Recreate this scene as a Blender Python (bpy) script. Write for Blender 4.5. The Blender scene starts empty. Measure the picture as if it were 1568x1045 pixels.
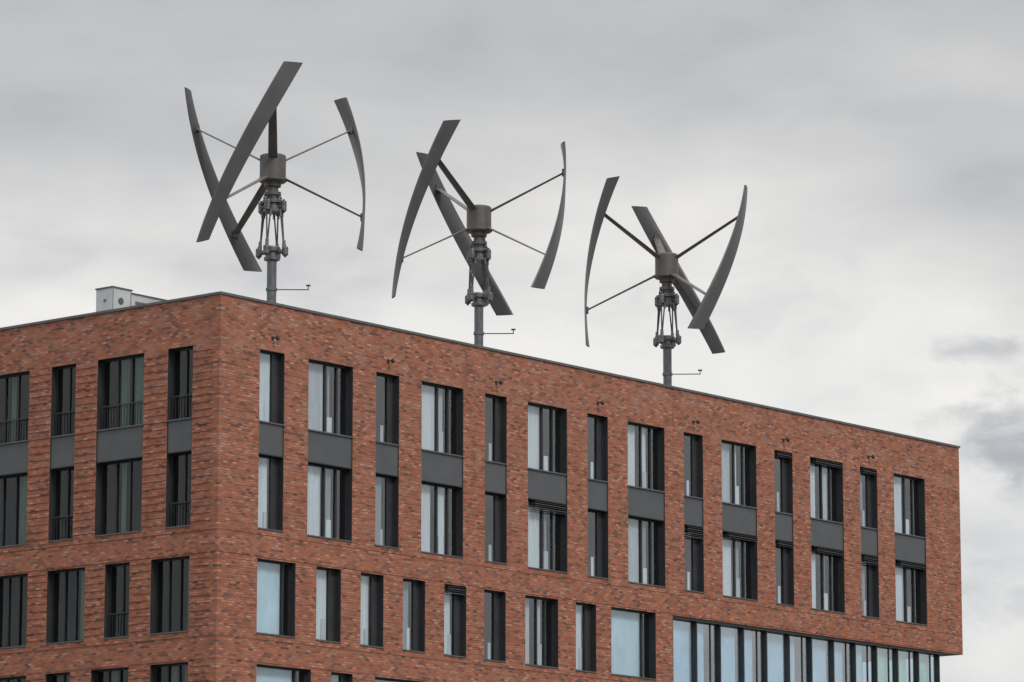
import bpy, math, random
from mathutils import Vector
random.seed(11)
scene=bpy.context.scene
rad=math.radians

# ------------------------------------------------------------ node helpers
def new_mat(name):
    m=bpy.data.materials.new(name); m.use_nodes=True
    nt=m.node_tree; nt.nodes.clear()
    return m,nt
def N(nt,t,**kw):
    n=nt.nodes.new(t)
    for k,v in kw.items(): setattr(n,k,v)
    return n
def ramp(nt,stops,interp='LINEAR'):
    r=nt.nodes.new('ShaderNodeValToRGB'); cr=r.color_ramp; cr.interpolation=interp
    while len(cr.elements)<len(stops): cr.elements.new(0.5)
    for e,(p,c) in zip(cr.elements,stops):
        e.position=p; e.color=(c[0],c[1],c[2],1) if isinstance(c,(tuple,list)) else (c,c,c,1)
    return r
def math_n(nt,op,a,b=None,clamp=False):
    n=nt.nodes.new('ShaderNodeMath'); n.operation=op; n.use_clamp=clamp
    for i,v in enumerate((a,b)):
        if v is None: continue
        if isinstance(v,(int,float)): n.inputs[i].default_value=v
        else: nt.links.new(v,n.inputs[i])
    return n.outputs[0]
def mixrgb(nt,fac,a,b,blend='MIX'):
    n=nt.nodes.new('ShaderNodeMix'); n.data_type='RGBA'; n.blend_type=blend
    for sock,v in ((n.inputs[0],fac),(n.inputs[6],a),(n.inputs[7],b)):
        if isinstance(v,(int,float)): sock.default_value=v
        elif isinstance(v,(tuple,list)): sock.default_value=(v[0],v[1],v[2],1)
        else: nt.links.new(v,sock)
    return n.outputs[2]
def simple(name,col,rough=0.5,metal=0.0,var=0.12,scale=3.0,spec=0.5,stretch=(1,1,1)):
    m,nt=new_mat(name)
    tc=N(nt,'ShaderNodeTexCoord'); mp=N(nt,'ShaderNodeMapping'); mp.inputs['Scale'].default_value=stretch
    nt.links.new(tc.outputs['Object'],mp.inputs[0])
    no=N(nt,'ShaderNodeTexNoise'); no.inputs['Scale'].default_value=scale; no.inputs['Detail'].default_value=6
    nt.links.new(mp.outputs[0],no.inputs['Vector'])
    r=ramp(nt,[(0.3,tuple(c*(1-var) for c in col)),(0.7,tuple(min(1,c*(1+var)) for c in col))])
    nt.links.new(no.outputs['Fac'],r.inputs[0])
    b=N(nt,'ShaderNodeBsdfPrincipled'); nt.links.new(r.outputs[0],b.inputs['Base Color'])
    b.inputs['Roughness'].default_value=rough; b.inputs['Metallic'].default_value=metal
    b.inputs['Specular IOR Level'].default_value=spec
    o=N(nt,'ShaderNodeOutputMaterial'); nt.links.new(b.outputs[0],o.inputs[0])
    return m

def brick_mat(name,gain=1.0):
    m,nt=new_mat(name); lk=nt.links.new
    tc=N(nt,'ShaderNodeTexCoord'); sx=N(nt,'ShaderNodeSeparateXYZ'); lk(tc.outputs['Object'],sx.inputs[0])
    u=math_n(nt,'ADD',sx.outputs[0],sx.outputs[1])
    cb=N(nt,'ShaderNodeCombineXYZ'); lk(u,cb.inputs[0]); lk(sx.outputs[2],cb.inputs[1])
    bt=N(nt,'ShaderNodeTexBrick'); lk(cb.outputs[0],bt.inputs['Vector'])
    bt.inputs['Color1'].default_value=(0,0,0,1); bt.inputs['Color2'].default_value=(1,1,1,1)
    bt.inputs['Mortar'].default_value=(0.5,0.5,0.5,1)
    bt.inputs['Scale'].default_value=1.0; bt.inputs['Mortar Size'].default_value=0.010
    bt.inputs['Mortar Smooth'].default_value=0.1
    bt.inputs['Brick Width'].default_value=0.22; bt.inputs['Row Height'].default_value=0.0833
    g=gain
    cr=ramp(nt,[(0.0,(.13,.066,.058)),(0.10,(.22,.088,.064)),(0.25,(.325,.116,.070)),
                (0.6,(.385,.137,.081)),(0.88,(.435,.170,.102)),(1.0,(.50,.26,.19))])
    lk(bt.outputs['Color'],cr.inputs[0])
    n1=N(nt,'ShaderNodeTexNoise'); n1.inputs['Scale'].default_value=1.3; n1.inputs['Detail'].default_value=7; n1.inputs['Roughness'].default_value=.65
    lk(cb.outputs[0],n1.inputs['Vector'])
    r1=ramp(nt,[(0.30,.78*g),(0.48,1.0*g),(0.72,1.12*g)]); lk(n1.outputs['Fac'],r1.inputs[0])
    c1=mixrgb(nt,1.0,cr.outputs[0],r1.outputs[0],'MULTIPLY')
    mp=N(nt,'ShaderNodeMapping'); mp.inputs['Scale'].default_value=(1.5,4.2,1); lk(cb.outputs[0],mp.inputs[0])
    n2=N(nt,'ShaderNodeTexNoise'); n2.inputs['Scale'].default_value=1.0; n2.inputs['Detail'].default_value=5; lk(mp.outputs[0],n2.inputs['Vector'])
    r2=ramp(nt,[(0.61,0.0),(0.68,.62)]); lk(n2.outputs['Fac'],r2.inputs[0])
    c2=mixrgb(nt,r2.outputs[0],c1,(.14*g,.076*g,.066*g))
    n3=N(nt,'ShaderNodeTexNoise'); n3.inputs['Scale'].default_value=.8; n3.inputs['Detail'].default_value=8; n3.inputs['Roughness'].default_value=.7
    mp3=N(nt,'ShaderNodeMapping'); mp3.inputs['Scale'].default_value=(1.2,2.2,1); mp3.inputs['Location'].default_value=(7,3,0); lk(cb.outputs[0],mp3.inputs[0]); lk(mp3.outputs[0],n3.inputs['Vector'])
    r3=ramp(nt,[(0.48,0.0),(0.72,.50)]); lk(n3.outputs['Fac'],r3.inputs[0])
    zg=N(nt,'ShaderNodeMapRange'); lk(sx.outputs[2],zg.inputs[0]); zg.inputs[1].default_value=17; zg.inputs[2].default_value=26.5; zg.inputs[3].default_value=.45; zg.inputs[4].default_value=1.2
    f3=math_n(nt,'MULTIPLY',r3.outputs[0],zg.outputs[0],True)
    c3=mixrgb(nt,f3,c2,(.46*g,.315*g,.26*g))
    c4=mixrgb(nt,bt.outputs['Fac'],c3,(.235*g,.145*g,.11*g))
    b=N(nt,'ShaderNodeBsdfPrincipled'); lk(c4,b.inputs['Base Color']); b.inputs['Roughness'].default_value=.9
    b.inputs['Specular IOR Level'].default_value=.2
    hb=math_n(nt,'MULTIPLY',bt.outputs['Fac'],-1.0)
    h2=math_n(nt,'ADD',hb,math_n(nt,'MULTIPLY',cr.outputs[0],.6))
    bp=N(nt,'ShaderNodeBump'); bp.inputs['Strength'].default_value=.7; bp.inputs['Distance'].default_value=.015
    lk(h2,bp.inputs['Height']); lk(bp.outputs[0],b.inputs['Normal'])
    o=N(nt,'ShaderNodeOutputMaterial'); lk(b.outputs[0],o.inputs[0])
    return m
def glass_mat(name,tint,base,edge,rough=0.02):
    m,nt=new_mat(name); lk=nt.links.new
    lw=N(nt,'ShaderNodeLayerWeight'); lw.inputs[0].default_value=.5
    p=math_n(nt,'POWER',lw.outputs['Facing'],3.0)
    f=math_n(nt,'ADD',math_n(nt,'MULTIPLY',p,edge),base,True)
    tr=N(nt,'ShaderNodeBsdfTransparent'); tr.inputs[0].default_value=(*tint,1)
    gl=N(nt,'ShaderNodeBsdfGlossy'); gl.inputs['Color'].default_value=(.93,.96,1,1); gl.inputs['Roughness'].default_value=rough
    tc=N(nt,'ShaderNodeTexCoord'); no=N(nt,'ShaderNodeTexNoise'); no.inputs['Scale'].default_value=.9; lk(tc.outputs['Object'],no.inputs['Vector'])
    bp=N(nt,'ShaderNodeBump'); bp.inputs['Strength'].default_value=.15; bp.inputs['Distance'].default_value=.05; lk(no.outputs['Fac'],bp.inputs['Height']); lk(bp.outputs[0],gl.inputs['Normal'])
    mx=N(nt,'ShaderNodeMixShader'); lk(f,mx.inputs[0]); lk(tr.outputs[0],mx.inputs[1]); lk(gl.outputs[0],mx.inputs[2])
    o=N(nt,'ShaderNodeOutputMaterial'); lk(mx.outputs[0],o.inputs[0]); return m

M={}
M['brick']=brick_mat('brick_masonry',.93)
M['spandrel']=simple('anthracite_panel',(.082,.087,.096),.45,.2,.10,1.5)
M['frame']=simple('window_frame_metal',(.030,.032,.036),.45,.2,.15,2)
M['reveal']=simple('reveal_metal',(.036,.038,.043),.50,.1,.2,2)
M['glassR']=glass_mat('street_window_glass',(.80,.86,.88),.11,.55)
M['glassL']=glass_mat('side_window_glass',(.62,.72,.69),.04,.34)
M['glassH']=glass_mat('hall_glass',(.66,.84,.93),.30,.6)
M['curtain']=simple('curtain_fabric',(.68,.71,.75),.9,0,.10,3,.1,(5,5,.3))
M['curtainB']=simple('curtain_fabric_soft',(.50,.53,.57),.9,0,.15,3,.1,(5,5,.3))
M['curtainH']=simple('blind_and_reflected_sky',(.56,.72,.82),.9,0,.12,1.5,.1,(1,1,.5))  # hall blinds, and the sky reflection painted behind full panes
M['curtain2']=simple('curtain_fabric_grey',(.30,.32,.35),.9,0,.15,3,.1,(5,5,.3))
M['curtainG']=simple('curtain_fabric_green',(.17,.23,.20),.9,0,.2,2,.1,(4,4,.3))
M['skyGreen']=simple('hall_sky_through_glass',(.50,.74,.55),.9,0,.2,2,.1,(1,1,.3))  # pale green colour stands in for sky seen through the end glass
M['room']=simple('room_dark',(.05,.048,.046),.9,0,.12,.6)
M['coping']=simple('coping_zinc',(.115,.12,.13),.5,.4,.15,1.2)
M['roof']=simple('roof_gravel',(.22,.21,.20),.95,0,.35,25)
M['joint']=simple('joint_sealant',(.12,.075,.065),.9,0,.1,4)
M['lamp']=simple('lamp_housing',(.03,.03,.033),.4,.3,.1,4)
M['duct']=simple('duct_sheet_metal',(.50,.52,.54),.45,.15,.10,1.5)
M['ductdark']=simple('duct_dark_trim',(.12,.13,.14),.5,.2,.1,2)
M['blade']=simple('blade_grey_paint',(.070,.068,.072),.40,.1,.14,1.2)
M['hub']=simple('hub_grey_paint',(.105,.098,.092),.5,.2,.24,2.0)
M['steel']=simple('galvanised_steel',(.135,.14,.15),.42,.5,.3,6)
M['rod']=simple('rod_steel',(.09,.09,.10),.4,.5,.2,6)

# ------------------------------------------------------------ mesh builder
class MB:
    def __init__(s): s.v=[];s.f=[];s.m=[];s.sm=[];s.mats=[]
    def mi(s,k):
        if k not in s.mats: s.mats.append(k)
        return s.mats.index(k)
    def quad(s,p,k,smooth=False):
        i=len(s.v); s.v+= [tuple(x) for x in p]; s.f.append(tuple(range(i,i+len(p)))); s.m.append(s.mi(k)); s.sm.append(smooth)
    def box(s,mp,a0,a1,d0,d1,z0,z1,k):
        P=[mp(a,d,z) for z in (z0,z1) for d in (d0,d1) for a in (a0,a1)]
        i=len(s.v); s.v+=P
        for f in ((0,1,3,2),(4,6,7,5),(0,4,5,1),(2,3,7,6),(0,2,6,4),(1,5,7,3)):
            s.f.append(tuple(i+j for j in f)); s.m.append(s.mi(k)); s.sm.append(False)
    def loft(s,rings,k,caps=True,smooth=True):
        i=len(s.v); n=len(rings[0]); mi=s.mi(k)
        for r in rings: s.v+=[tuple(p) for p in r]
        for a in range(len(rings)-1):
            for b in range(n):
                c=(b+1)%n
                s.f.append((i+a*n+b,i+a*n+c,i+(a+1)*n+c,i+(a+1)*n+b)); s.m.append(mi); s.sm.append(smooth)
        if caps:
            e=len(s.v); s.v+=[tuple(p) for p in rings[0]]+[tuple(p) for p in rings[-1]]
            s.f.append(tuple(reversed(range(e,e+n)))); s.m.append(mi); s.sm.append(False)
            s.f.append(tuple(range(e+n,e+2*n))); s.m.append(mi); s.sm.append(False)
    def tube(s,p0,p1,r0,r1,k,n=12):
        p0=Vector(p0);p1=Vector(p1);d=(p1-p0).normalized()
        a=d.orthogonal().normalized(); b=d.cross(a)
        R=lambda c,r:[c+a*(r*math.cos(2*math.pi*i/n))+b*(r*math.sin(2*math.pi*i/n)) for i in range(n)]
        s.loft([R(p0,r0),R(p1,r1)],k)
    def lathe(s,prof,k,n=28,cx=0,cy=0):
        for (r0,z0),(r1,z1) in zip(prof[:-1],prof[1:]):
            R=lambda r,z:[(cx+r*math.cos(2*math.pi*i/n),cy+r*math.sin(2*math.pi*i/n),z) for i in range(n)]
            s.loft([R(r0,z0),R(r1,z1)],k,caps=False,smooth=True)
    def obj(s,name,parent=None,loc=(0,0,0),recalc=False):
        me=bpy.data.meshes.new(name); me.from_pydata(s.v,[],s.f)
        for k in s.mats: me.materials.append(M[k])
        me.polygons.foreach_set('material_index',s.m); me.polygons.foreach_set('use_smooth',s.sm)
        me.update()
        if recalc:
            import bmesh
            bm=bmesh.new(); bm.from_mesh(me); bmesh.ops.recalc_face_normals(bm,faces=bm.faces); bm.to_mesh(me); bm.free()
        o=bpy.data.objects.new(name,me); scene.collection.objects.link(o)
        if parent: o.parent=parent
        o.location=loc
        return o
def empty(name,loc=(0,0,0)):
    e=bpy.data.objects.new(name,None); e.location=loc; scene.collection.objects.link(e); return e

# ------------------------------------------------------------ building
LEN=44.72; DEP=20.0; TOP=26.57
mapR=lambda a,d,z:(a,d,z)
mapL=lambda a,d,z:(d,a,z)
mapB=lambda a,d,z:(a,DEP-d,z)
mapE=lambda a,d,z:(LEN-d,a,z)
bld=empty('brick_office_building')
walls=MB(); fr=MB(); gl=MB(); cu=MB(); rm=MB(); sp=MB(); misc=MB()
REC=.24
def strip(mp,a0,a1,z0,z1,ops):
    x=a0
    for (o0,o1) in ops:
        walls.quad([mp(x,0,z0),mp(o0,0,z0),mp(o0,0,z1),mp(x,0,z1)],'brick'); x=o1
    walls.quad([mp(x,0,z0),mp(a1,0,z0),mp(a1,0,z1),mp(x,0,z1)],'brick')
def curtain(mp,a0,a1,d,z0,z1,k,amp=1.0):
    n=max(2,int((a1-a0)/.05)); pts=[]
    ph=random.random()*6
    for i in range(n+1):
        t=a0+(a1-a0)*i/n
        pts.append((t,d+amp*(.028*math.sin(i*1.5+ph)+.016*math.sin(i*.6+ph))))
    for (p,q) in zip(pts[:-1],pts[1:]):
        cu.quad([mp(p[0],p[1],z0),mp(q[0],q[1],z0),mp(q[0],q[1],z1),mp(p[0],p[1],z1)],k,True)
def reveal(mp,a0,a1,z0,z1,D=REC):
    k='reveal'
    misc.quad([mp(a0,0,z0),mp(a0,D,z0),mp(a0,D,z1),mp(a0,0,z1)],k)
    misc.quad([mp(a1,0,z0),mp(a1,D,z0),mp(a1,D,z1),mp(a1,0,z1)],k)
    misc.quad([mp(a0,0,z0),mp(a1,0,z0),mp(a1,D,z0),mp(a0,D,z0)],'coping')
    misc.quad([mp(a0,0,z1),mp(a1,0,z1),mp(a1,D,z1),mp(a0,D,z1)],k)
    fr.box(mp,a0-.003,a1+.003,-.035,.02,z0-.035,z0+.003,'coping')
def window(mp,a0,a1,z0,z1,side,light=1.0,blind=0,rail=False,full=False):
    D=REC; w=a1-a0; f=.055
    reveal(mp,a0,a1,z0,z1)
    fr.box(mp,a0,a1,D,D+.08,z0,z0+f,'frame'); fr.box(mp,a0,a1,D,D+.08,z1-f,z1,'frame')
    fr.box(mp,a0,a0+f,D,D+.08,z0+f,z1-f,'frame'); fr.box(mp,a1-f,a1,D,D+.08,z0+f,z1-f,'frame')
    if w>1.7:
        ms=[a0+w*.49,a0+w*.75] if side=='R' else [a0+w*.36,a0+w*.66]
    elif w>1.4: ms=[a0+w*.70]
    else: ms=[a0+w*.72] if side=='R' else [a0+w*.45]
    if full: ms=[a0+w*.80]
    mw=.035
    for m_ in ms: fr.box(mp,m_-mw,m_+mw,D-.015,D+.08,z0+f,z1-f,'frame')
    g='glassR' if side=='R' else 'glassL'
    edges=[a0+f]+[v for m_ in ms for v in (m_-mw,m_+mw)]+[a1-f]
    for i in range(0,len(edges),2):
        tl=random.uniform(-.010,.010)
        gl.quad([mp(edges[i],D+.04,z0+f),mp(edges[i+1],D+.04+tl,z0+f),mp(edges[i+1],D+.04+tl,z1-f),mp(edges[i],D+.04,z1-f)],g)
    if side=='R' and not full and w<1.4:
        fr.box(mp,ms[0]+mw,a1-f,D+.02,D+.035,z0+f,z1-f,'reveal')
    B=2.2; q=D+.085
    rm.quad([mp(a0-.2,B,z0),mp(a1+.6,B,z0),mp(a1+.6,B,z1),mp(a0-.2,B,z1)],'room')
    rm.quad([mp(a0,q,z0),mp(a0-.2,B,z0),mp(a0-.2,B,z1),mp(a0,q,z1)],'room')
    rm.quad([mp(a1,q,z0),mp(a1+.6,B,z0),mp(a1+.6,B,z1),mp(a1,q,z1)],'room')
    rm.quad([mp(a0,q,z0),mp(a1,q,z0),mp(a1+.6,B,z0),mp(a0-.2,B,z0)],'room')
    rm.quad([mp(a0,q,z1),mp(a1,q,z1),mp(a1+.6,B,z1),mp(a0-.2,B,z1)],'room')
    c=D+.13; zc0=z0+.06; zc1=z1-.03
    if side=='R':
        if full:
            curtain(mp,a0+.05,a0+w*.80,c,zc0,zc1,'curtainH',.15)  # pale bluish sheet imitates the sky reflected in the pane
        elif w>1.7:
            e=random.choice((.50,.50,.46,.40,.36))
            curtain(mp,a0+.05,a0+w*e,c,zc0,zc1,random.choice(('curtain','curtain','curtainB')),random.choice((.3,1,1)))
            if random.random()<.85:
                k_=random.choice(('curtain','curtainB','curtain2'))
                s0=random.choice((.56,.56,.60))
                curtain(mp,a0+w*s0,a0+w*(.68+random.uniform(-.04,.05)),c,zc0,zc1,k_)
            if random.random()<.3: curtain(mp,a0+w*.80,a0+w*.87,c,zc0,zc1,'curtain2')
        elif light>.6: curtain(mp,a0+.1,a0+w*random.uniform(.60,.74),c,zc0,zc1,'curtain')
        elif light>.25: curtain(mp,a0+.3,a0+w*.58,c,zc0,zc1,'curtain2')
        x0=a0+w*(.58 if w>1.7 else .50)
        if not full: cu.box(mp,x0,x0+(.24 if w>1.7 else .15),D+.09,D+.11,z0+.06,z0+random.uniform(.6,.9),random.choice(('curtain','curtainB')))
    else:
        r=random.random()
        if r<.55: curtain(mp,a0+w*random.uniform(.10,.16),a0+w*random.uniform(.22,.34),c,zc0,zc1,'curtainG')
        if random.random()<.35: curtain(mp,a0+w*.48,a0+w*random.uniform(.56,.64),c,zc0,zc1,'curtainG')
    if rail:
        fr.box(mp,a0+.003,a1-.003,D-.12,D-.09,z0+.80,z0+.835,'frame')
        n=int(w/.13)
        for i in range(1,n): 
            x=a0+w*i/n; fr.box(mp,x-.007,x+.007,D-.112,D-.098,z0+.004,z0+.80,'frame')
    if blind:
        for i in range(blind):
            z=z1-.05-i*.075
            fr.box(mp,a0+.02+w*.18,a1-.02,.02,.14,z-.02,z,'coping' if i%2 else 'frame')
        fr.box(mp,a0+w*.18,a1-.01,.16,.23,z1-.2,z1-.004,'frame')
def spandrel(mp,a0,a1,z0,z1):
    sp.quad([mp(a0,.035,z0),mp(a1,.035,z0),mp(a1,.035,z1),mp(a0,.035,z1)],'spandrel')
    for (p,q) in ((a0,a0),(a1,a1)):
        sp.quad([mp(p,0,z0),mp(p,.035,z0),mp(p,.035,z1),mp(p,0,z1)],'frame')
    sp.quad([mp(a0,.035,z0),mp(a1,.035,z0),mp(a1,REC,z0),mp(a0,REC,z0)],'frame')
    sp.box(mp,a0+.003,a1-.003,.01,.033,z1-.03,z1+.02,'coping')
    sp.box(mp,a0+.003,a1-.003,.015,.033,z0-.02,z0+.025,'frame')
    sp.quad([mp(a0,.035,z1),mp(a1,.035,z1),mp(a1,REC,z1),mp(a0,REC,z1)],'coping')

ZT=24.97; S1=22.52; S0=21.41; Z2=18.90; Z3T=17.87; Z3=15.37; Z4T=14.33; Z4=11.82
narrowR=[(1.94+5.91*k,3.16+5.91*k) for k in range(7)]
wideR=[(4.37+5.91*k,6.64+5.91*k) for k in range(7)]
opsR12=sorted(narrowR+wideR)
opsR3=[(1.93,3.81),(4.86,6.10),(7.12,8.30),(9.32,10.50),(11.54,12.73),(13.72,14.92),(16.03,17.92),(18.95,20.15),(21.05,23.75)]
opsR4=[(1.95,4.62),(5.64,6.73),(7.88,10.49),(11.5,12.7),(13.72,15.9),(16.95,18.15),(19.2,21.4),(22.4,23.6)]
opsL12=[(1.25,2.42),(3.56,5.79),(6.85,8.05),(9.15,11.38),(12.45,13.65),(14.75,16.95),(18.0,19.2)]
opsL3=[(1.27,3.07),(4.08,5.25),(6.22,8.06),(9.03,10.85),(11.9,13.1),(14.15,15.95),(17.0,18.8)]
opsL4=[(1.27,3.03),(4.05,5.84),(6.86,8.04),(9.0,10.85),(11.9,13.7),(14.75,15.95),(17.0,18.8)]
XG=24.81
lightsN1=[1,.1,.1,.1,.1,.1,.3]; lightsN2=[1,.4,.1,.1,.1,.1,.3]
strip(mapR,0,LEN,ZT,TOP,[])
strip(mapR,0,LEN,Z2,ZT,opsR12)
strip(mapR,0,LEN,Z3T,Z2,[])
strip(mapR,0,XG,Z3,Z3T,opsR3)
strip(mapR,0,XG,Z4T,Z3,[])
strip(mapR,0,XG,Z4,Z4T,opsR4)
lower=[(10.78,8.27),(7.23,4.72)]
zc=Z4
for (a,b) in lower:
    strip(mapR,0,XG,a,zc,[]); strip(mapR,0,XG,b,a,opsR4); zc=b
strip(mapR,0,XG,0,zc,[])
for i,(a,b) in enumerate(opsR12):
    nar=(i%2==0); k=i//2
    b1= 3 if (i in (10,11,12)) else 0
    b2= {5:5,8:6,9:3,10:3,11:3,12:5,13:3}.get(i,0)
    if nar:
        window(mapR,a,b,S1,ZT,'R',lightsN1[k],b1); window(mapR,a,b,Z2,S0,'R',lightsN2[k],b2)
    else:
        window(mapR,a,b,S1,ZT,'R',1,b1); window(mapR,a,b,Z2,S0,'R',1,b2)
    spandrel(mapR,a,b,S0,S1)
l3=[1,.8,.8,.4,1,.1,1,.8,1]
for i,(a,b) in enumerate(opsR3): window(mapR,a,b,Z3,Z3T-.001,'R',l3[i],4 if i==4 else 0,full=(i in(0,8)))
for (a,b) in opsR4:
    for (z0,z1) in ((Z4,Z4T),(8.27,10.78),(4.72,7.23)): window(mapR,a,b,z0,z1,'R',.9,full=(b-a>2))
for mp,LL in ((mapL,DEP),):
    strip(mp,0,LL,ZT,TOP,[]); strip(mp,0,LL,Z2,ZT,opsL12); strip(mp,0,LL,Z3T,Z2,[])
    strip(mp,0,LL,Z3,Z3T,opsL3); strip(mp,0,LL,Z4T,Z3,[]); strip(mp,0,LL,Z4,Z4T,opsL4)
    zc=Z4
    for (a,b) in lower: strip(mp,0,LL,a,zc,[]); strip(mp,0,LL,b,a,opsL4); zc=b
    strip(mp,0,LL,0,zc,[])
    for (a,b) in opsL12:
        window(mp,a,b,S1,ZT,'L',rail=True); window(mp,a,b,Z2,S0,'L',rail=(b-a<1.3)); spandrel(mp,a,b,S0,S1)
    for (a,b) in opsL3: window(mp,a,b,Z3,Z3T-.001,'L',rail=(b-a<1.3))
    for (a,b) in opsL4:
        for (z0,z1) in ((Z4,Z4T),(8.27,10.78),(4.72,7.23)): window(mp,a,b,z0,z1,'L')
opsE=[(2.0,4.25),(6,7.2),(9,11.25),(13,14.2),(16,18.2)]
strip(mapE,0,DEP,ZT,TOP,[]); strip(mapE,0,DEP,Z2,ZT,opsE); strip(mapE,0,DEP,Z3T,Z2,[])
for (a,b) in opsE: window(mapE,a,b,S1,ZT,'L'); window(mapE,a,b,Z2,S0,'L'); spandrel(mapE,a,b,S0,S1)
strip(mapB,0,LEN,ZT,TOP,[]); strip(mapB,0,LEN,Z2,ZT,opsR12); strip(mapB,0,LEN,0,Z2,[])
for (a,b) in opsR12: window(mapB,a,b,S1,ZT,'L'); window(mapB,a,b,Z2,S0,'L'); spandrel(mapB,a,b,S0,S1)

def relief(mp,ops,z0,z1,L,pr,stp=.25):
    xs=[0]+[v for o in ops for v in o]+[L]
    piers=[(xs[i],xs[i+1]) for i in range(0,len(xs),2)]
    z=math.ceil(z0/.0833)*.0833+.0833
    while z<z1-.1:
        for (a,b) in piers:
            if a<.01: a=.30
            if b>L-.01: b=L-.3
            if b-a>.3: walls.box(mp,a+.03,b-.03,-pr,.001,z+.006,z+.077,'brick')
        z+=stp
relief(mapL,opsL12,Z2,ZT,DEP,.022); relief(mapL,opsL3,Z3,Z3T,DEP,.022); relief(mapL,opsL4,Z4,Z4T,DEP,.022)
relief(mapR,opsR12,Z2,ZT,LEN,.007); relief(mapR,opsR3,Z3,Z3T,XG,.007); relief(mapR,opsR4,Z4,Z4T,XG,.007)
for z in (Z2-.22,Z3T+.06,Z3-.22,Z4T+.06):
    walls.box(mapL,.05,DEP-.05,-.022,.001,z,z+.065,'brick')
    walls.box(mapR,.05,(LEN if z>Z3T else XG)-.05,-.018,.001,z,z+.065,'brick')
for s in (1.93,12.72,24.95,36.4):
    misc.box(mapR,s-.010,s+.010,-.003,.001,ZT+.01,TOP-.02,'joint')
# --- glazed hall under the overhang
GD=.30; GE=43.18
walls.quad([mapR(XG,0,0),mapR(XG,GD,0),mapR(XG,GD,Z3T),mapR(XG,0,Z3T)],'brick')
misc.quad([(XG,0,Z3T),(LEN,0,Z3T),(LEN,DEP,Z3T),(XG,DEP,Z3T)],'frame')
misc.box(mapR,XG,GE+.1,.06,GD+.1,Z3T-.10,Z3T-.003,'frame')
n=12; wdt=(GE-XG-.2)/n
for i in range(n+1):
    x=XG+.2+wdt*i
    fr.box(mapR,x-.035,x+.035,.16,GD+.1,0,Z3T-.10,'frame')
    if i<n:
        for (z0,z1) in ((14.2,Z3T-.10),(10.8,14.1),(7.2,10.7),(.2,7.1)):
            gl.quad([mapR(x+.035,GD,z0),mapR(x+wdt-.035,GD,z0),mapR(x+wdt-.035,GD,z1),mapR(x+.035,GD,z1)],'glassH')
            kk='skyGreen' if i>=n-3 else 'curtainH'  # end bays get green sheets in place of bright sky behind the glass
            e=(.05,.45,.1,.35,.0,.5,.08,.3,.4,.1,.3,.1)[i]
            curtain(mapR,x+.035,x+wdt*(1-e),GD+.18,z0,z1,kk,.3)
            if i%2 or i>7: fr.box(mapR,x+wdt*.66,x+wdt*.66+.05,GD-.03,GD+.04,z0,z1,'frame')
for z in (14.1,10.7,7.1): fr.box(mapR,XG+.01,GE,.18,GD+.05,z,z+.1,'frame')
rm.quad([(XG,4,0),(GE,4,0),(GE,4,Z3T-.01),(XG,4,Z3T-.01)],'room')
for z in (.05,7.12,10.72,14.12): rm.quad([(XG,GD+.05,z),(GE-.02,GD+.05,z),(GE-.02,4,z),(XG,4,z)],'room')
gl.quad([(GE,GD,0),(GE,4,0),(GE,4,Z3T),(GE,GD,Z3T)],'glassH')
walls.quad([(GE,4,0),(GE,DEP,0),(GE,DEP,Z3T),(GE,4,Z3T)],'brick')
# --- roof, parapet, coping
PW=.36
misc.quad([(PW,PW,26.0),(LEN-PW,PW,26.0),(LEN-PW,DEP-PW,26.0),(PW,DEP-PW,26.0)],'roof')
for (p,q) in (((PW,PW),(LEN-PW,PW)),((LEN-PW,PW),(LEN-PW,DEP-PW)),((LEN-PW,DEP-PW),(PW,DEP-PW)),((PW,DEP-PW),(PW,PW))):
    misc.quad([(p[0],p[1],26),(q[0],q[1],26),(q[0],q[1],TOP),(p[0],p[1],TOP)],'coping')
co=MB()
co.box(mapR,-.05,LEN+.05,-.05,PW+.03,TOP,TOP+.085,'coping'); co.box(mapB,-.05,LEN+.05,-.05,PW+.03,TOP,TOP+.085,'coping')
co.box(mapL,PW+.03,DEP-PW-.03,-.05,PW+.03,TOP,TOP+.085,'coping'); co.box(mapE,PW+.03,DEP-PW-.03,-.05,PW+.03,TOP,TOP+.085,'coping')
x=3.0
while x<LEN:
    co.box(mapR,x-.03,x+.03,-.054,PW,TOP-.003,TOP+.089,'coping'); x+=3.0
la=MB()
for k in range(7):
    s=2.55+5.91*k; z=25.42
    la.box(mapR,s-.05,s+.05,-.03,0,z-.06,z+.06,'lamp')
    la.tube((s,-.02,z),(s,-.22,z+.02),.016,.016,'lamp',8)
    la.lathe([(0,z-.10),(.05,z-.08),(.07,z-.03),(.062,z+.03),(.035,z+.06),(0,z+.07)],'lamp',14,s,-.24)
walls.obj('brick_walls',bld); fr.obj('window_frames',bld); gl.obj('window_glass',bld); cu.obj('curtains',bld)
rm.obj('rooms',bld); sp.obj('spandrel_panels',bld); misc.obj('roof_and_reveals',bld); co.obj('parapet_coping',bld); la.obj('facade_lamps',bld)

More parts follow.
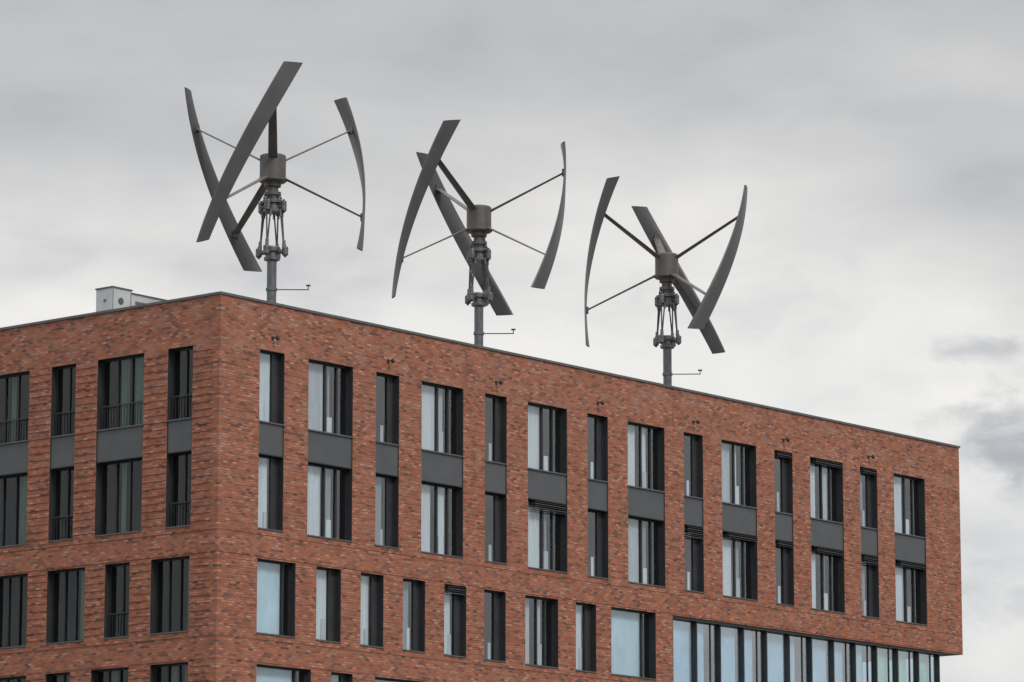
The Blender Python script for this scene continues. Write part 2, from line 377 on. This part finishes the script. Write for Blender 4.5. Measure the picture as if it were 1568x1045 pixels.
# ------------------------------------------------------------ rooftop unit
vu=empty('rooftop_ventilation_unit',(2,7.18,26.0)); u=MB()
mpU=lambda a,d,z:(a,d,z)
u.box(mpU,0,.95,0,.80,.05,1.98,'duct'); u.box(mpU,-.03,.98,-.03,.83,1.98,2.03,'coping')
u.box(mpU,.953,2.9,.06,.74,.3,1.90,'duct'); u.box(mpU,.953,2.95,.02,.78,1.90,1.94,'coping')
u.box(mpU,1.2,2.5,.045,.058,1.55,1.66,'ductdark')
u.box(mpU,2.95,3.9,.1,.7,.3,1.78,'duct')
for x in (.02,.90): u.box(mpU,x,x+.03,-.006,-.001,.2,1.95,'ductdark')
u.box(mpU,-.012,-.002,.3,.42,1.50,1.60,'ductdark')
u.tube((.42,-.004,1.55),(.42,-.03,1.55),.12,.12,'coping',16)
for x in (.1,2.6): u.box(mpU,x,x+.08,.1,.7,0,.05 if x<1 else .3,'ductdark')
u.obj('unit_casing',vu)

# ------------------------------------------------------------ wind turbines
R_=3.2; H=6.12; CH=.68; TH=.095; TW=rad(60)
def airfoil(n=10):
    up=[]; 
    for i in range(n+1):
        x=.5*(1-math.cos(math.pi*i/n))
        y=5*(.2969*math.sqrt(x)-.126*x-.3516*x*x+.2843*x**3-.1036*x**4)
        up.append((x-.5,y))
    return up+[(x,-y) for (x,y) in reversed(up[1:-1])]
AF=airfoil()
def turbine(name,loc,top_deg,armdir,fr_rot):
    root=empty(name,loc)
    for bi in range(3):
        b=MB(); rings=[]; S=44; t0=rad(top_deg+120*bi)
        def ang(t): return t0-TW*t
        for j in range(S+1):
            t=j/S; a=ang(t); z=H/2-H*t
            rad_=Vector((math.cos(a),math.sin(a),0)); tan=Vector((-math.sin(a),math.cos(a),0))
            rings.append([rad_*(R_+y*TH)+tan*(x*CH)+Vector((0,0,z)) for (x,y) in AF])
        b.loft(rings,'blade')
        b.obj('blade_%d'%(bi+1),root,recalc=True)
        ar=MB()
        for t,zh in ((.21,.30),(.79,-.36)):
            a=ang(t); z=H/2-H*t
            rd=Vector((math.cos(a),math.sin(a),0)); tn=Vector((-math.sin(a),math.cos(a),0))
            p0=rd*.40+Vector((0,0,zh)); p1=rd*(R_-.03)+Vector((0,0,z))
            d=(p1-p0).normalized(); nrm=d.cross(tn).normalized()
            rr=[]
            for u_,cw,thk in ((0,.34,.10),(.08,.33,.07),(.5,.30,.06),(.93,.27,.055),(1,.28,.065)):
                c=p0.lerp(p1,u_)
                rr.append([c+tn*(cw/2*math.cos(2*math.pi*i/12))+nrm*(thk/2*math.sin(2*math.pi*i/12)) for i in range(12)])
            ar.loft(rr,'hub')
            c=rd*(R_-.07)+Vector((0,0,z))
            P=[]
            for dz in (-.13,.13):
                for dt,dr in ((-.12,.05),(.12,.05),(.09,-.04),(-.09,-.04)):
                    P.append(c+tn*dt+rd*dr+Vector((0,0,dz)))
            ar.loft([P[:4],P[4:]],'rod',smooth=False)
        ar.obj('support_arms_%d'%(bi+1),root,recalc=True)
    h=MB()
    h.lathe([(0,.50),(.30,.50),(.42,.47),(.455,.44),(.46,.38),(.46,-.36),(.50,-.37),(.50,-.45),(.44,-.50),(.30,-.52),(.29,-.66),(.20,-.68),(.20,-.84),(.30,-.86),(.30,-.98),(.24,-1.0),(.24,-1.22)],'hub',36)
    h.obj('generator_hub',root)
    m=MB()
    off=rad(fr_rot)
    m.lathe([(0,-1.14),(.34,-1.14),(.36,-1.17),(.36,-1.26),(.26,-1.28),(.26,-1.46),(.33,-1.48),(.33,-1.58),(0,-1.60)],'steel',28)
    m.lathe([(0,-2.80),(.28,-2.81),(.30,-2.86),(.30,-2.98),(.22,-3.0),(.22,-3.16),(.28,-3.18),(.28,-3.28),(.17,-3.32),(.165,-6.1),(.33,-6.1),(.33,-6.14)],'steel',28)
    for i in range(8):
        a=2*math.pi*i/8
        m.lathe([(0,-1.02),(.035,-1.02),(.035,-1.14)],'rod',8,.29*math.cos(a),.29*math.sin(a))
    m.obj('mast',root,recalc=False)
    f=MB()
    for i in range(4):
        a=off+math.pi/2*i
        for (rr_,zt,zb,L_) in ((.43,-1.20,-1.56,.10),(.50,-2.84,-3.14,.11)):
            cx,cy=rr_*math.cos(a),rr_*math.sin(a)
            f.lathe([(0,zt),(L_*.9,zt),(L_,zt-.03),(L_,zb+.03),(L_*.9,zb),(0,zb)],'steel',14,cx,cy)
            f.tube((.2*math.cos(a),.2*math.sin(a),(zt+zb)/2),(cx,cy,(zt+zb)/2),.085,.085,'steel',10)
            f.lathe([(0,zt+.06),(.045,zt+.06),(.045,zt),],'rod',8,cx,cy); f.lathe([(.045,zb),(.045,zb-.06),(0,zb-.06)],'rod',8,cx,cy)
        for s_ in (-1,1):
            a2=a+s_*rad(13)
            f.tube((.34*math.cos(a2),.34*math.sin(a2),-1.5),(.45*math.cos(a),.45*math.sin(a),-2.86),.028,.028,'rod',8)
            f.tube((.34*math.cos(a2),.34*math.sin(a2),-1.52),(.36*math.cos(a2),.36*math.sin(a2),-1.75),.045,.045,'steel',8)
        f.tube((.45*math.cos(a),.45*math.sin(a),-2.60),(.45*math.cos(a),.45*math.sin(a),-2.84),.06,.07,'steel',10)
    f.obj('damper_frame',root)
    s=MB(); d=Vector((math.cos(armdir),math.sin(armdir),0))
    z=-4.32
    s.tube(Vector((0,0,z)),d*1.30+Vector((0,0,z)),.020,.020,'rod',8)
    s.tube(d*1.28+Vector((0,0,z-.02)),d*1.28+Vector((0,0,z+.15)),.018,.018,'rod',8)
    s.tube(d*1.20+Vector((0,0,z+.15)),d*1.36+Vector((0,0,z+.15)),.035,.035,'rod',8)
    s.lathe([(.17,z+.06),(.20,z+.05),(.20,z-.05),(.17,z-.06)],'steel',16)
    s.obj('sensor_arm',root)
    return root
HZ=32.1
turbine('wind_turbine',(5.10,2.46,HZ),235.1,rad(-49),20)
turbine('wind_turbine.001',(16.30,2.44,HZ),202.1,rad(-51),5)
turbine('wind_turbine.002',(27.87,2.50,HZ),177.3,rad(-52),10)

# ------------------------------------------------------------ ground
g=MB()
M['ground']=simple('ground_asphalt_and_soil',(.12,.115,.105),.95,0,.25,.05)
M['pave']=simple('pavement_slabs',(.30,.29,.28),.9,0,.15,1.2)
g.quad([(-1500,-1500,0),(1500,-1500,0),(1500,1500,0),(-1500,1500,0)],'ground'); g.obj('ground')
pv=MB(); 
pv.box(mapR,-4,LEN+4,-4,-.04,.004,.12,'pave'); pv.box(mapL,0,DEP+4,-4,-.04,.004,.12,'pave'); pv.obj('pavement')

# ------------------------------------------------------------ sky
w=bpy.data.worlds.new('World'); scene.world=w; w.use_nodes=True; nt=w.node_tree; nt.nodes.clear(); lk=nt.links.new
SUNAZ=rad(255); SUNEL=rad(42)
sky=N(nt,'ShaderNodeTexSky'); sky.sky_type='NISHITA'; sky.sun_disc=False; sky.sun_elevation=SUNEL; sky.sun_rotation=math.pi/2-SUNAZ
bg1=N(nt,'ShaderNodeBackground'); bg1.inputs[1].default_value=.10; lk(sky.outputs[0],bg1.inputs[0])
tc=N(nt,'ShaderNodeTexCoord'); sx=N(nt,'ShaderNodeSeparateXYZ'); lk(tc.outputs['Generated'],sx.inputs[0])
def noise(scale,zs,detail,rough,loc,dist=0):
    mp=N(nt,'ShaderNodeMapping'); mp.inputs['Scale'].default_value=(scale,scale,scale*zs); mp.inputs['Location'].default_value=loc
    lk(tc.outputs['Generated'],mp.inputs[0])
    n_=N(nt,'ShaderNodeTexNoise'); n_.inputs['Scale'].default_value=1; n_.inputs['Detail'].default_value=detail; n_.inputs['Roughness'].default_value=rough
    n_.inputs['Distortion'].default_value=dist
    lk(mp.outputs[0],n_.inputs['Vector']); return n_.outputs
nA=noise(7,2.4,5,.5,(1.3,2.1,.4),.3)['Fac']
nB=noise(17,2.4,5,.5,(4.2,.7,3.1),.3)['Fac']
nC=noise(60,1.8,7,.6,(.3,5.7,1.1),.2)
zw=math_n(nt,'ADD',sx.outputs[2],math_n(nt,'MULTIPLY',math_n(nt,'SUBTRACT',nA,.5),.12))
gr=ramp(nt,[(0.0,(.55,.55,.56)),(.07,(.78,.775,.77)),(.13,(.86,.85,.83)),(.183,(.87,.855,.825)),(.205,(.72,.71,.70)),(.235,(.57,.57,.572)),(.28,(.52,.52,.53)),(.42,(.85,.85,.86)),(1.0,(1.5,1.49,1.48))])
lk(zw,gr.inputs[0])
mB=ramp(nt,[(.30,(.78,.79,.82)),(.43,(.93,.935,.95)),(.53,(1.0,1.0,1.0)),(.72,(1.09,1.08,1.06))]); lk(nB,mB.inputs[0])
low=N(nt,'ShaderNodeMapRange'); lk(sx.outputs[2],low.inputs[0]); low.inputs[1].default_value=.13; low.inputs[2].default_value=.20; low.inputs[3].default_value=1.0; low.inputs[4].default_value=.7
cl=mixrgb(nt,low.outputs[0],gr.outputs[0],mixrgb(nt,1.0,gr.outputs[0],mB.outputs[0],'MULTIPLY'))
# individual scud clouds (ragged ellipsoids on the sky dome)
def scud(prev,cx,cy,cz,rh,rv,amt,col):
    vs=N(nt,'ShaderNodeVectorMath',operation='SUBTRACT'); lk(tc.outputs['Generated'],vs.inputs[0]); vs.inputs[1].default_value=(cx,cy,cz)
    nn=N(nt,'ShaderNodeVectorMath',operation='MULTIPLY_ADD'); lk(nC['Color'],nn.inputs[0]); nn.inputs[1].default_value=(rh*3,rh*3,rv*3.5); nn.inputs[2].default_value=(-rh*1.5,-rh*1.5,-rv*1.75)
    ad=N(nt,'ShaderNodeVectorMath',operation='ADD'); lk(vs.outputs[0],ad.inputs[0]); lk(nn.outputs[0],ad.inputs[1])
    ml=N(nt,'ShaderNodeVectorMath',operation='MULTIPLY'); lk(ad.outputs[0],ml.inputs[0]); ml.inputs[1].default_value=(1/rh,1/rh,1/rv)
    ln=N(nt,'ShaderNodeVectorMath',operation='LENGTH'); lk(ml.outputs[0],ln.inputs[0])
    mr=N(nt,'ShaderNodeMapRange'); mr.interpolation_type='SMOOTHSTEP'; lk(ln.outputs['Value'],mr.inputs[0]); mr.inputs[1].default_value=.1; mr.inputs[2].default_value=1.6; mr.inputs[3].default_value=amt; mr.inputs[4].default_value=0
    return mixrgb(nt,mr.outputs[0],prev,mixrgb(nt,1.0,prev,col,'MULTIPLY'))
cl=scud(cl,.835,.527,.151,.015,.010,1.0,(.58,.60,.64))
cl=scud(cl,.830,.531,.1725,.011,.0042,.85,(.66,.68,.72))
cl=scud(cl,.833,.529,.112,.018,.006,.7,(.76,.77,.80))
cl=scud(cl,.822,.543,.163,.018,.005,.6,(1.12,1.11,1.09))
cl=scud(cl,.790,.590,.183,.030,.008,.5,(.80,.81,.84))
bg2=N(nt,'ShaderNodeBackground'); lk(cl,bg2.inputs[0]); bg2.inputs[1].default_value=1.0
mx=N(nt,'ShaderNodeMixShader'); mx.inputs[0].default_value=.94; lk(bg1.outputs[0],mx.inputs[1]); lk(bg2.outputs[0],mx.inputs[2])
o=N(nt,'ShaderNodeOutputWorld'); lk(mx.outputs[0],o.inputs[0])

sd=bpy.data.lights.new('sun','SUN'); sd.energy=1.5; sd.angle=rad(12); sd.color=(1,.95,.88)
so=bpy.data.objects.new('sun',sd); scene.collection.objects.link(so)
dv=Vector((math.cos(SUNEL)*math.cos(SUNAZ),math.cos(SUNEL)*math.sin(SUNAZ),math.sin(SUNEL)))
so.rotation_euler=dv.to_track_quat('Z','Y').to_euler(); so.location=(0,-60,80)

# ------------------------------------------------------------ camera
cd=bpy.data.cameras.new('camera'); cam=bpy.data.objects.new('camera',cd); scene.collection.objects.link(cam)
cd.sensor_width=36; cd.lens=6060/1568*36; cd.clip_start=1; cd.clip_end=5000
cam.location=(-93.96,-90.37,1.7); cam.rotation_euler=(rad(90+10.15),0,rad(39.6-90))
scene.camera=cam
scene.view_settings.view_transform='Standard'; scene.view_settings.look='None'; scene.view_settings.exposure=0
